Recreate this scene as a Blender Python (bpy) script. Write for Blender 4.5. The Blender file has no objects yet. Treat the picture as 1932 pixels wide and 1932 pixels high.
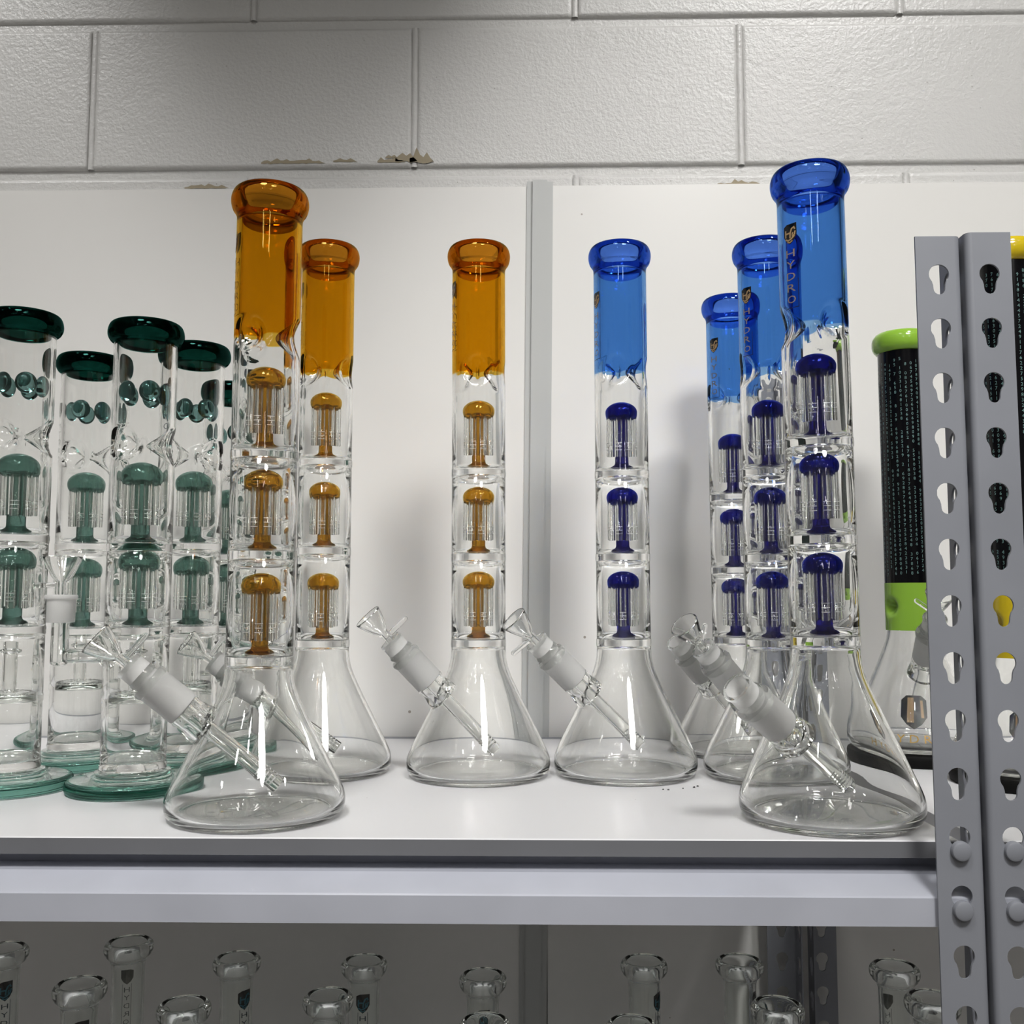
import bpy, bmesh, math, random
from mathutils import Vector, Matrix, noise
random.seed(7)
PI = math.pi
sc = bpy.context.scene
COL = sc.collection

# ------------------------------------------------------------------ camera, world, lamps, exposure
cam_d = bpy.data.cameras.new('camera')
cam_d.sensor_width = 36.0
cam_d.lens = 35.42
cam_d.clip_start = 0.01
cam = bpy.data.objects.new('camera', cam_d)
COL.objects.link(cam)
cam.location = (0, 0, 0.1605)
cam.rotation_euler = (PI / 2 + 0.086, 0, 0.019)
sc.camera = cam

w = bpy.data.worlds.new('world')
sc.world = w
w.use_nodes = True
w.node_tree.nodes['Background'].inputs[0].default_value = (0.9, 0.95, 1, 1)
w.node_tree.nodes['Background'].inputs[1].default_value = 0.2

sc.view_settings.view_transform = 'Standard'
sc.view_settings.look = 'None'
sc.view_settings.gamma = 1
sc.view_settings.use_curve_mapping = False
sc.view_settings.exposure = 0.07

cy = sc.cycles
cy.max_bounces = 40
cy.transmission_bounces = 40
cy.glossy_bounces = 12
cy.diffuse_bounces = 3
cy.transparent_max_bounces = 16
cy.sample_clamp_indirect = 0.0
cy.blur_glossy = 0.6
cy.caustics_reflective = False
cy.caustics_refractive = True

CEIL = 1.85


def area_lamp(name, loc, power, shape, sx, sy=None, col=(1, 0.985, 0.96), rot=(0, 0, 0), spread=PI):
    d = bpy.data.lights.new(name, 'AREA')
    d.shape = shape
    d.size = sx
    if sy:
        d.size_y = sy
    d.energy = power
    d.color = col
    d.spread = spread
    o = bpy.data.objects.new(name, d)
    o.location = loc
    o.rotation_euler = rot
    COL.objects.link(o)
    return o


# ceiling downlights: the dots mirrored in every lip and dome
for ix, x in enumerate((-1.75, -1.05, -0.35, 0.35, 1.05, 1.75)):
    for iy, y in enumerate((-0.2, -0.95, -1.7, -2.45)):
        area_lamp('downlight', (x, y, CEIL - 0.01), 0.85, 'DISK', 0.072, spread=math.radians(145))
# two twin-tube battens that run towards the shop front
for x in (-0.75, -0.67, 0.70, 0.78):
    area_lamp('batten_tube', (x, -2.7, CEIL - 0.02), 4.5, 'RECTANGLE', 0.035, 1.2)


def spot(name, loc, tgt, power, ang, blend, r=0.05):
    d = bpy.data.lights.new(name, 'SPOT')
    d.energy = power
    d.spot_size = math.radians(ang)
    d.spot_blend = blend
    d.shadow_soft_size = r
    d.color = (1, 0.985, 0.965)
    o = bpy.data.objects.new(name, d)
    o.location = loc
    o.rotation_euler = (Vector(tgt) - Vector(loc)).to_track_quat('-Z', 'Y').to_euler()
    COL.objects.link(o)
    return o


# track spots aimed at the shelf; added spots close to the wall
def flood(name, loc, tgt, power, size, spread):
    r = (Vector(tgt) - Vector(loc)).to_track_quat('-Z', 'Y').to_euler()
    return area_lamp(name, loc, power, 'DISK', size, None, (1, 0.985, 0.96), r, math.radians(spread))


flood('track_flood', (0.45, -0.60, 1.76), (0.33, 1.0, 0.06), 3.2, 0.44, 50)
flood('track_flood', (-0.40, -0.25, 1.76), (-0.36, 0.90, -0.04), 2.4, 0.44, 50)
spot('added_wall_spot', (0.62, 0.30, 1.75), (0.45, 1.2, 0.72), 49, 51, 0.55)  # added pair; the gap between their pools stands in for a shadow band
spot('added_wall_spot', (-1.05, 0.35, 1.75), (-1.00, 1.2, 0.55), 40, 56, 0.7)

# ------------------------------------------------------------------ helpers


def link(o, parent=None):
    COL.objects.link(o)
    if parent is not None:
        o.parent = parent
    return o


def mesh_data(name, V, F, mats, smooth=True, sharp=40, fm=None):
    me = bpy.data.meshes.new(name)
    me.from_pydata([tuple(v) for v in V], [], F)
    for m in (mats if isinstance(mats, (list, tuple)) else [mats]):
        me.materials.append(m)
    if fm:
        me.polygons.foreach_set('material_index', fm)
    if smooth:
        me.polygons.foreach_set('use_smooth', [True] * len(F))
        if sharp:
            me.set_sharp_from_angle(angle=math.radians(sharp))
    me.update()
    return me


def obj(name, me, parent=None, loc=(0, 0, 0), rot=None, label=None):
    o = bpy.data.objects.new(name, me)
    o.location = loc
    if rot:
        o.rotation_euler = rot
    if label:
        o['label'] = label
    return link(o, parent)


def thing(name, label, cat, loc=(0, 0, 0), rot=None, group=None):
    o = bpy.data.objects.new(name, None)
    o.empty_display_size = 0.02
    o.location = loc
    if rot is not None:
        if isinstance(rot, Matrix):
            o.rotation_euler = rot.to_euler()
        else:
            o.rotation_euler = rot
    tag(o, label, cat, group)
    return link(o)


def tag(o, label, cat, group=None):
    o['label'] = label
    o['category'] = cat
    if group:
        o['group'] = group
    return o


def punch(g, E0, M, rad=0.0085):
    """open the beaker wall where the ground joint is welded on"""
    d = M.col[2]
    inside = set()
    for i, v in enumerate(g.V):
        q = Vector(v) - E0
        t = q.dot(d)
        if t > 0.045 and (q - d * t).length < rad and v[2] > 0.03:
            inside.add(i)
    keep = [k for k, f in enumerate(g.F) if not any(i in inside for i in f)]
    g.F = [g.F[k] for k in keep]
    g.M = [g.M[k] for k in keep]


class G:
    """collects vertices and faces"""

    def __init__(s):
        s.V = []
        s.F = []
        s.M = []

    def add(s, V, F, m=0):
        b = len(s.V)
        s.V += V
        s.F += [tuple(b + i for i in f) for f in F]
        s.M += [m] * len(F)
        return s

    def box(s, x0, y0, z0, x1, y1, z1, m=0):
        V = [(x, y, z) for z in (z0, z1) for y in (y0, y1) for x in (x0, x1)]
        F = [(0, 2, 3, 1), (4, 5, 7, 6), (0, 1, 5, 4), (1, 3, 7, 5), (3, 2, 6, 7), (2, 0, 4, 6)]
        return s.add(V, F, m)

    def lathe(s, prof, seg=64, mod=None, m=0, close=False, mat=None):
        V = []
        F = []
        rings = []
        for (r, z) in prof:
            if r < 1e-7:
                rings.append([len(V)])
                V.append((0.0, 0.0, z))
            else:
                ring = []
                for j in range(seg):
                    a = 2 * PI * j / seg
                    rr = mod(r, a, z) if mod else r
                    ring.append(len(V))
                    V.append((rr * math.cos(a), rr * math.sin(a), z))
                rings.append(ring)
        pairs = list(zip(rings, rings[1:]))
        if close:
            pairs.append((rings[-1], rings[0]))
        for A, B in pairs:
            for j in range(seg):
                k = (j + 1) % seg
                if len(A) == 1 and len(B) == 1:
                    continue
                if len(A) == 1:
                    F.append((A[0], B[k], B[j]))
                elif len(B) == 1:
                    F.append((A[j], A[k], B[0]))
                else:
                    F.append((A[j], A[k], B[k], B[j]))
        if mat is not None:
            V = [tuple(mat @ Vector(v)) for v in V]
        return s.add(V, F, m)

    def build(s, name, mats, smooth=True, sharp=40):
        return mesh_data(name, s.V, s.F, mats, smooth, sharp, s.M if isinstance(mats, (list, tuple)) and len(mats) > 1 else None)


def refine(prof, step):
    out = [prof[0]]
    for (r0, z0), (r1, z1) in zip(prof, prof[1:]):
        n = max(1, int(math.ceil(math.hypot(r1 - r0, z1 - z0) / step)))
        for k in range(1, n + 1):
            t = k / n
            out.append((r0 + (r1 - r0) * t, z0 + (z1 - z0) * t))
    return out


def smooth_prof(pts, n=6):
    """Catmull-Rom through profile points"""
    out = []
    P = [pts[0]] + list(pts) + [pts[-1]]
    for i in range(1, len(P) - 2):
        p0, p1, p2, p3 = P[i - 1], P[i], P[i + 1], P[i + 2]
        for k in range(n):
            t = k / n
            out.append(tuple(0.5 * (2 * b + (c - a) * t + (2 * a - 5 * b + 4 * c - d) * t * t + (-a + 3 * b - 3 * c + d) * t ** 3)
                             for a, b, c, d in zip(p0, p1, p2, p3)))
    out.append(pts[-1])
    return [(max(r, 0), z) for r, z in out]


# ------------------------------------------------------------------ materials


def new_mat(name):
    m = bpy.data.materials.new(name)
    m.use_nodes = True
    nt = m.node_tree
    nt.nodes.clear()
    out = nt.nodes.new('ShaderNodeOutputMaterial')
    return m, nt, out


def N(nt, kind, **kw):
    n = nt.nodes.new(kind)
    for k, v in kw.items():
        if k in n.inputs:
            n.inputs[k].default_value = v
        else:
            setattr(n, k, v)
    return n


def glass(name, col, rough=0.0, ior=1.47, body=0.0, bodycol=None):
    m, nt, out = new_mat(name)
    g = nt.nodes.new('ShaderNodeBsdfGlass')
    g.inputs['Color'].default_value = (*col, 1)
    g.inputs['Roughness'].default_value = rough
    g.inputs['IOR'].default_value = ior
    last = g.outputs[0]
    if body > 0:
        d = nt.nodes.new('ShaderNodeBsdfDiffuse')
        d.inputs['Color'].default_value = (*(bodycol or col), 1)
        mx = nt.nodes.new('ShaderNodeMixShader')
        mx.inputs[0].default_value = body
        nt.links.new(last, mx.inputs[1])
        nt.links.new(d.outputs[0], mx.inputs[2])
        last = mx.outputs[0]
    nt.links.new(last, out.inputs[0])
    return m


def principled(name, col, rough=0.5, metal=0.0, trans=0.0, spec=0.5, sss=0.0):
    m, nt, out = new_mat(name)
    p = nt.nodes.new('ShaderNodeBsdfPrincipled')
    p.inputs['Base Color'].default_value = (*col, 1)
    p.inputs['Roughness'].default_value = rough
    p.inputs['Metallic'].default_value = metal
    p.inputs['Transmission Weight'].default_value = trans
    p.inputs['Specular IOR Level'].default_value = spec
    nt.links.new(p.outputs[0], out.inputs[0])
    return m, nt, p


CLEAR = glass('clear_glass', (0.992, 0.994, 0.990))
CLEAR2 = glass('clear_glass_greenish', (0.975, 0.985, 0.978))
AMBER = glass('amber_glass', (0.89, 0.70, 0.22))
AMBER_LIP = glass('amber_lip_glass', (0.74, 0.46, 0.12))
AMBER_DOME = glass('amber_dome_glass', (0.86, 0.71, 0.32), body=0.03, bodycol=(0.4, 0.2, 0.01))
AMBER_STEM = glass('amber_stem_glass', (0.68, 0.47, 0.12), body=0.06, bodycol=(0.28, 0.14, 0.012))
BLUE = glass('blue_glass', (0.495, 0.685, 0.90))
BLUE_LIP = glass('blue_lip_glass', (0.26, 0.42, 0.80))
BLUE_DOME = glass('blue_dome_glass', (0.12, 0.18, 0.64), body=0.03, bodycol=(0.004, 0.008, 0.25))
BLUE_STEM = glass('blue_stem_glass', (0.12, 0.11, 0.45), body=0.05, bodycol=(0.008, 0.006, 0.22))
TEAL_LIP = glass('teal_lip_glass', (0.05, 0.18, 0.155))
TEAL_DOME = glass('teal_dome_glass', (0.57, 0.69, 0.66), body=0.02, bodycol=(0.1, 0.2, 0.17))
TEAL_STEM = glass('teal_stem_glass', (0.37, 0.52, 0.48), body=0.06, bodycol=(0.06, 0.14, 0.12))
TEAL_BALL = glass('teal_marble_glass', (0.40, 0.54, 0.53))
TEAL_FOOT = glass('teal_foot_glass', (0.44, 0.65, 0.60))
TEAL_TOP = glass('teal_foot_top_glass', (0.94, 0.965, 0.955))


def frosted(name):
    m, nt, out = new_mat(name)
    g = N(nt, 'ShaderNodeBsdfGlass', Roughness=0.42, IOR=1.25)
    g.inputs['Color'].default_value = (0.97, 0.97, 0.96, 1)
    t = N(nt, 'ShaderNodeBsdfTranslucent')
    t.inputs['Color'].default_value = (0.92, 0.92, 0.91, 1)
    d = N(nt, 'ShaderNodeBsdfDiffuse')
    d.inputs['Color'].default_value = (0.90, 0.90, 0.89, 1)
    m1 = N(nt, 'ShaderNodeMixShader')
    m1.inputs[0].default_value = 0.5
    nt.links.new(t.outputs[0], m1.inputs[1])
    nt.links.new(d.outputs[0], m1.inputs[2])
    m2 = N(nt, 'ShaderNodeMixShader')
    m2.inputs[0].default_value = 0.80
    nt.links.new(g.outputs[0], m2.inputs[1])
    nt.links.new(m1.outputs[0], m2.inputs[2])
    nt.links.new(m2.outputs[0], out.inputs[0])
    return m


FROST = frosted('frosted_glass')
ETCH, _nt, _p = principled('etched_slit', (0.85, 0.85, 0.85), 0.6)
LIME, _nt, _p = principled('lime_glass', (0.31, 0.56, 0.06), 0.12, 0, 0.25)
YELLOW, _nt, _p = principled('yellow_glass', (0.66, 0.50, 0.015), 0.12, 0, 0.25)
BLACK, _nt, _p = principled('black_glass', (0.003, 0.003, 0.004), 0.18, spec=0.25)
RUBBER, _nt, _p = principled('black_rubber', (0.004, 0.004, 0.004), 0.6, spec=0.1)
INK_BLACK, _nt, _p = principled('black_print', (0.008, 0.008, 0.009), 0.4)
INK_GOLD, _nt, _p = principled('gold_print', (0.40, 0.27, 0.14), 0.4)
INK_TAN, _nt, _p = principled('tan_print', (0.24, 0.19, 0.14), 0.4)
INK_TEAL, _nt, _p = principled('teal_print', (0.05, 0.16, 0.20), 0.4)
INK_DARK, _nt, _p = principled('slate_print', (0.035, 0.05, 0.065), 0.4)
INK_DIGIT, _nt, _p = principled('digit_print', (0.12, 0.22, 0.21), 0.4)
SIGN_GOLD, _nt, _p = principled('bright_gold_print', (0.62, 0.36, 0.06), 0.4)


def metal_paint(name, col, rough=0.45):
    m, nt, p = principled(name, col, rough)
    tc = N(nt, 'ShaderNodeTexCoord')
    n1 = N(nt, 'ShaderNodeTexNoise', Scale=900.0, Detail=2.0)
    nt.links.new(tc.outputs['Object'], n1.inputs['Vector'])
    b = N(nt, 'ShaderNodeBump', Strength=0.04, Distance=0.0005)
    nt.links.new(n1.outputs[0], b.inputs['Height'])
    nt.links.new(b.outputs[0], p.inputs['Normal'])
    n2 = N(nt, 'ShaderNodeTexNoise', Scale=14.0, Detail=3.0)
    nt.links.new(tc.outputs['Object'], n2.inputs['Vector'])
    r = N(nt, 'ShaderNodeValToRGB')
    r.color_ramp.elements[0].position = 0.3
    r.color_ramp.elements[0].color = (*[c * 0.93 for c in col], 1)
    r.color_ramp.elements[1].position = 0.7
    r.color_ramp.elements[1].color = (*[c * 1.04 for c in col], 1)
    nt.links.new(n2.outputs[0], r.inputs[0])
    nt.links.new(r.outputs[0], p.inputs['Base Color'])
    return m


POST = metal_paint('grey_powder_coat', (0.235, 0.245, 0.275), 0.42)
BEAM = metal_paint('light_grey_powder_coat', (0.44, 0.455, 0.515), 0.22)
EDGE = metal_paint('grey_edge_band', (0.14, 0.143, 0.153), 0.6)
DARK_STEEL, _nt, _p = principled('dark_steel', (0.05, 0.05, 0.05), 0.5)


def specks(nt, p, col, tc_out, layers, extra=None):
    """scattered dirt specks: layers = (scale, radius, rate, colour)"""
    last = None
    base = N(nt, 'ShaderNodeRGB')
    base.outputs[0].default_value = (*col, 1)
    last = extra if extra is not None else base.outputs[0]
    for (scale, rad, rate, c) in layers:
        v = N(nt, 'ShaderNodeTexVoronoi', Scale=scale)
        nt.links.new(tc_out, v.inputs['Vector'])
        lt = N(nt, 'ShaderNodeMath', operation='LESS_THAN')
        sep = N(nt, 'ShaderNodeSeparateColor')
        nt.links.new(v.outputs['Color'], sep.inputs[0])
        mul = N(nt, 'ShaderNodeMath', operation='MULTIPLY')
        nt.links.new(sep.outputs[1], mul.inputs[0])
        mul.inputs[1].default_value = rad
        nt.links.new(v.outputs['Distance'], lt.inputs[0])
        nt.links.new(mul.outputs[0], lt.inputs[1])
        g = N(nt, 'ShaderNodeMath', operation='LESS_THAN')
        nt.links.new(sep.outputs[0], g.inputs[0])
        g.inputs[1].default_value = rate
        mm = N(nt, 'ShaderNodeMath', operation='MULTIPLY')
        nt.links.new(lt.outputs[0], mm.inputs[0])
        nt.links.new(g.outputs[0], mm.inputs[1])
        mx = N(nt, 'ShaderNodeMix', data_type='RGBA')
        nt.links.new(mm.outputs[0], mx.inputs[0])
        nt.links.new(last, mx.inputs[6])
        mx.inputs[7].default_value = (*c, 1)
        last = mx.outputs[2]
    nt.links.new(last, p.inputs['Base Color'])


PANEL, nt, p = principled('white_melamine_panel', (0.80, 0.79, 0.765), 0.32)
tc = N(nt, 'ShaderNodeTexCoord')
specks(nt, p, (0.80, 0.79, 0.765), tc.outputs['Object'],
       [(34.0, 0.06, 0.16, (0.38, 0.34, 0.30)), (9.0, 0.028, 0.30, (0.58, 0.42, 0.20)), (70.0, 0.06, 0.05, (0.25, 0.24, 0.22))])
STRIP, _nt, _p = principled('grey_joint_strip', (0.50, 0.51, 0.50), 0.4)
SHELF, nt, p = principled('white_shelf_melamine', (0.69, 0.69, 0.705), 0.28)
tc = N(nt, 'ShaderNodeTexCoord')
specks(nt, p, (0.69, 0.69, 0.705), tc.outputs['Object'], [(60.0, 0.06, 0.06, (0.3, 0.3, 0.3))])


def block_paint(name):
    m, nt, p = principled(name, (0.62, 0.615, 0.60), 0.36)
    tc = N(nt, 'ShaderNodeTexCoord')
    geo = N(nt, 'ShaderNodeNewGeometry')
    n1 = N(nt, 'ShaderNodeTexNoise', Scale=230.0, Detail=3.0, Roughness=0.55)
    nt.links.new(geo.outputs['Position'], n1.inputs['Vector'])
    n2 = N(nt, 'ShaderNodeTexNoise', Scale=40.0, Detail=3.0)
    nt.links.new(geo.outputs['Position'], n2.inputs['Vector'])
    v = N(nt, 'ShaderNodeTexVoronoi', Scale=110.0)
    nt.links.new(geo.outputs['Position'], v.inputs['Vector'])
    sep = N(nt, 'ShaderNodeSeparateColor')
    nt.links.new(v.outputs['Color'], sep.inputs[0])
    # pinholes
    lt = N(nt, 'ShaderNodeMath', operation='LESS_THAN')
    mul = N(nt, 'ShaderNodeMath', operation='MULTIPLY')
    nt.links.new(sep.outputs[1], mul.inputs[0])
    mul.inputs[1].default_value = 0.15
    nt.links.new(v.outputs['Distance'], lt.inputs[0])
    nt.links.new(mul.outputs[0], lt.inputs[1])
    gt = N(nt, 'ShaderNodeMath', operation='LESS_THAN')
    nt.links.new(sep.outputs[0], gt.inputs[0])
    gt.inputs[1].default_value = 0.11
    hole = N(nt, 'ShaderNodeMath', operation='MULTIPLY')
    nt.links.new(lt.outputs[0], hole.inputs[0])
    nt.links.new(gt.outputs[0], hole.inputs[1])
    add = N(nt, 'ShaderNodeMath', operation='MULTIPLY_ADD')
    nt.links.new(n2.outputs[0], add.inputs[0])
    add.inputs[1].default_value = 0.6
    nt.links.new(n1.outputs[0], add.inputs[2])
    sub = N(nt, 'ShaderNodeMath', operation='MULTIPLY_ADD')
    nt.links.new(hole.outputs[0], sub.inputs[0])
    sub.inputs[1].default_value = -0.9
    nt.links.new(add.outputs[0], sub.inputs[2])
    b = N(nt, 'ShaderNodeBump', Strength=0.55, Distance=0.0016)
    nt.links.new(sub.outputs[0], b.inputs['Height'])
    nt.links.new(b.outputs[0], p.inputs['Normal'])
    mx = N(nt, 'ShaderNodeMix', data_type='RGBA')
    nt.links.new(hole.outputs[0], mx.inputs[0])
    mx.inputs[6].default_value = (0.62, 0.615, 0.60, 1)
    mx.inputs[7].default_value = (0.42, 0.41, 0.39, 1)
    nt.links.new(mx.outputs[2], p.inputs['Base Color'])
    return m


BLOCK = block_paint('painted_block')
MORTAR = block_paint('painted_mortar')
CHIP, _nt, _p = principled('bare_tan_mortar', (0.36, 0.31, 0.22), 0.9)
PLASTER, _nt, _p = principled('shop_paint', (0.47, 0.465, 0.45), 0.8)
FLOOR, nt, p = principled('grey_vinyl_floor', (0.52, 0.49, 0.45), 0.5)

# ------------------------------------------------------------------ room
RX, RY0, RZ0 = 2.6, -4.6, -1.25
WY = 1.206      # face of the block wall


def struct(name, me, loc=(0, 0, 0)):
    o = obj(name, me, None, loc)
    o['kind'] = 'structure'
    return o


struct('floor', G().box(-RX, RY0, RZ0 - 0.1, RX, WY + 0.1, RZ0).build('floor', FLOOR, False))
struct('ceiling', G().box(-RX, RY0, CEIL, RX, WY + 0.1, CEIL + 0.1).build('ceiling', PLASTER, False))
struct('wall_left', G().box(-RX - 0.1, RY0, RZ0, -RX, WY + 0.1, CEIL).build('wall_left', PLASTER, False))
struct('wall_right', G().box(RX, RY0, RZ0, RX + 0.1, WY + 0.1, CEIL).build('wall_right', PLASTER, False))
struct('wall_front', G().box(-RX, RY0 - 0.1, RZ0, RX, RY0, CEIL).build('wall_front', PLASTER, False))
wall = struct('wall_back', G().box(-RX, WY + 0.004, RZ0, RX, WY + 0.12, CEIL).build('wall_back', MORTAR, False))

# concrete blocks: each its own piece, joints recessed


def block_mesh(L, H, seed):
    """a front face grid with worn, rounded arrises"""
    bm = bmesh.new()
    nx, nz = 32, 18
    rng = random.Random(seed)
    V = {}
    D = 0.03
    for i in range(nx + 1):
        for k in range(nz + 1):
            x = -L / 2 + L * i / nx
            z = H * k / nz
            ex = min(x + L / 2, L / 2 - x)
            ez = min(z, H - z)
            e = min(ex * 2.2, ez)
            y = 0.0
            if e < 1e-6:
                y = 0.0045 if ez < 1e-6 else 0.0014
            nn = noise.noise(Vector((x * 9 + seed * 3.1, z * 9, seed)))
            x2 = x + (0.0012 * noise.noise(Vector((z * 60, seed, 1))) if ex < 1e-6 else 0)
            z2 = z + (0.0016 * noise.noise(Vector((x * 55, seed, 2))) if ez < 1e-6 else 0)
            V[i, k] = bm.verts.new((x2, y + 0.0003 * nn, z2))
    for i in range(nx):
        for k in range(nz):
            bm.faces.new((V[i, k], V[i + 1, k], V[i + 1, k + 1], V[i, k + 1]))
    # a thin ring close to the edge keeps the face flat up to the arris
    bnd = [e for e in bm.edges if e.is_boundary]
    r = bmesh.ops.extrude_edge_only(bm, edges=bnd)
    for v in [g for g in r['geom'] if isinstance(g, bmesh.types.BMVert)]:
        v.co.y = D
    for k in range(nz + 1):
        V[1, k].co.x = -L / 2 + 0.0015
        V[2, k].co.x = -L / 2 + 0.005
        V[nx - 2, k].co.x = L / 2 - 0.005
        V[nx - 1, k].co.x = L / 2 - 0.0015
    for i in range(nx + 1):
        V[i, 1].co.z = 0.0025
        V[i, 2].co.z = 0.006
        V[i, nz - 2].co.z = H - 0.006
        V[i, nz - 1].co.z = H - 0.0025
    bmesh.ops.recalc_face_normals(bm, faces=bm.faces)
    me = bpy.data.meshes.new('block')
    bm.to_mesh(me)
    bm.free()
    me.materials.append(BLOCK)
    me.polygons.foreach_set('use_smooth', [True] * len(me.polygons))
    return me


BL, BH = 0.405, 0.193
bmeshes = [block_mesh(BL - 0.0075, BH - 0.0105, s) for s in range(6)]
vg = G()
kk = 16
V = []
for i in range(kk + 1):
    z = (BH - 0.0120) * i / kk
    wv = 0.0006 * noise.noise(Vector((z * 45, 3.3, 0)))
    for dx, dy in ((-0.0050, 0.002), (-0.0036, -0.0020), (-0.0014, -0.0031), (0.0014, -0.0031), (0.0036, -0.0020), (0.0050, 0.002)):
        V.append((dx + wv, dy, z))
vg.add(V, [(6 * i + j, 6 * i + j + 1, 6 * i + 7 + j, 6 * i + 6 + j) for i in range(kk) for j in range(5)])
vj = vg.build('mortar_joint', MORTAR, True, 0)
for row in range(-1, 4):
    z0 = 0.6885 + BH * row
    off = -0.1445 if row % 2 == 0 else 0.056
    for c in range(-4, 5):
        x = off + BL * (c + 0.5)
        if abs(x) > 1.7:
            continue
        obj('mortar_joint', vj, wall, (x + BL / 2, WY + 0.0032, z0 + 0.0060))
        obj('block', bmeshes[(row * 5 + c * 3) % 6], wall, (x, WY + random.uniform(-0.0008, 0.0008), z0 + 0.00525))

# ------------------------------------------------------------------ chipped paint on the joint
ch = G()
rng = random.Random(3)


def chip(x0, x1, z0, h, y):
    k = max(4, int((x1 - x0) / 0.004))
    top = [(x0 + (x1 - x0) * i / k, y, z0 + 1.5 * h * (0.35 + 0.65 * abs(noise.noise(Vector((i * 0.7, z0 * 40, x0 * 30)))) * 2) * math.sin(PI * min(1, max(0.06, i / k))) ** 0.4) for i in range(k + 1)]
    bot = [(x0 + (x1 - x0) * i / k, y, z0 - h * 0.25 * noise.noise(Vector((i * 0.9, 5, x0 * 30)))) for i in range(k + 1)]
    V = bot + top
    F = [(i, i + 1, k + 2 + i, k + 1 + i) for i in range(k)]
    ch.add(V, F)


for (x0, x1, z, h) in [(-0.335, -0.255, 0.6995, 0.006), (-0.245, -0.215, 0.7010, 0.003), (-0.19, -0.155, 0.7000, 0.006), (-0.168, -0.140, 0.7010, 0.012),
                       (-0.43, -0.375, 0.6685, 0.005), (0.23, 0.285, 0.6675, 0.004), (-0.18, -0.165, 0.7055, 0.004), (-0.15, -0.12, 0.6995, 0.010)]:
    chip(x0, x1, z, h, WY - 0.0012)
cpo = obj('paint_chips', ch.build('paint_chips', CHIP, False), wall)
cpo['kind'] = 'stuff'

# ------------------------------------------------------------------ wall panels and strip
PY = 1.200


def panel_mesh(x0, x1, z0, z1, seed):
    k = 60
    V = []
    for y in (0, WY - 0.0005 - PY):
        for i in range(k + 1):
            x = x0 + (x1 - x0) * i / k
            V.append((x, y, z0))
        for i in range(k + 1):
            x = x0 + (x1 - x0) * i / k
            V.append((x, y, z1 + 0.0012 * noise.noise(Vector((x * 6, seed, 0)))))
    n = k + 1
    F = []
    for i in range(k):
        F.append((i, i + 1, n + i + 1, n + i))
        F.append((n + i, n + i + 1, 3 * n + i + 1, 3 * n + i))
    F.append((0, n, 3 * n, 2 * n))
    F.append((k, 2 * n + k, 3 * n + k, n + k))
    return mesh_data('panel', V, F, PANEL, False)


o = obj('wall_panel', panel_mesh(-1.6, 0.0, -0.62, 0.6655, 1), None, (0, PY, 0))
tag(o, 'white melamine wall panel left of the grey joint strip', 'panel')
o = obj('wall_panel', panel_mesh(0.018, 1.6, -0.62, 0.6665, 2), None, (0, PY, 0))
tag(o, 'white melamine wall panel right of the grey joint strip', 'panel')
st = G()
st.box(-0.009, -0.0045, -1.285, 0.009, 0.0, 0.0)
st.box(-0.016, -0.0012, -1.285, 0.016, 0.0, -0.0008)
o = obj('joint_strip', st.build('joint_strip', STRIP, False), None, (0.0116, PY - 0.0005, 0.672), (0, 0.0108, 0))
tag(o, 'grey vertical strip covering the joint between two white wall panels', 'strip')

# ------------------------------------------------------------------ shelving


def flat_mesh(outer, holes, th, mat):
    """2D plate with holes in XZ, thickness th along +Y, via a filled curve"""
    cu = bpy.data.curves.new('plate', 'CURVE')
    cu.dimensions = '2D'
    cu.fill_mode = 'BOTH'
    cu.extrude = th / 2
    for loop in [outer] + holes:
        sp = cu.splines.new('POLY')
        sp.points.add(len(loop) - 1)
        for q, (x, z) in zip(sp.points, loop):
            q.co = (x, z, 0, 1)
        sp.use_cyclic_u = True
    o = bpy.data.objects.new('plate', cu)
    COL.objects.link(o)
    dg = bpy.context.evaluated_depsgraph_get()
    me = o.evaluated_get(dg).to_mesh()
    V = [(v.co.x, v.co.z + th / 2, v.co.y) for v in me.vertices]
    F = [tuple(f.vertices)[::-1] for f in me.polygons]
    o.evaluated_get(dg).to_mesh_clear()
    bpy.data.objects.remove(o)
    bpy.data.curves.remove(cu)
    return V, F


def keyhole(cx, cz, R=0.0067, r=0.0039, drop=0.0098):
    pts = []
    a0 = -PI / 2 + math.asin(min(1, (r + 0.0010) / R))
    a1 = 3 * PI / 2 - math.asin(min(1, (r + 0.0010) / R))
    for k in range(19):
        a = a0 + (a1 - a0) * k / 18
        pts.append((cx + R * math.cos(a), cz + R * math.sin(a)))
    pts.append((cx - r - 0.0002, cz - R - 0.0006))
    for k in range(9):
        a = PI + PI * k / 8
        pts.append((cx + r * math.cos(a), cz - drop + r * math.sin(a)))
    pts.append((cx + r + 0.0002, cz - R - 0.0006))
    return pts


PITCH = 0.0366
HZ0 = 0.3758
TH = 0.0016
ZB = RZ0


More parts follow.
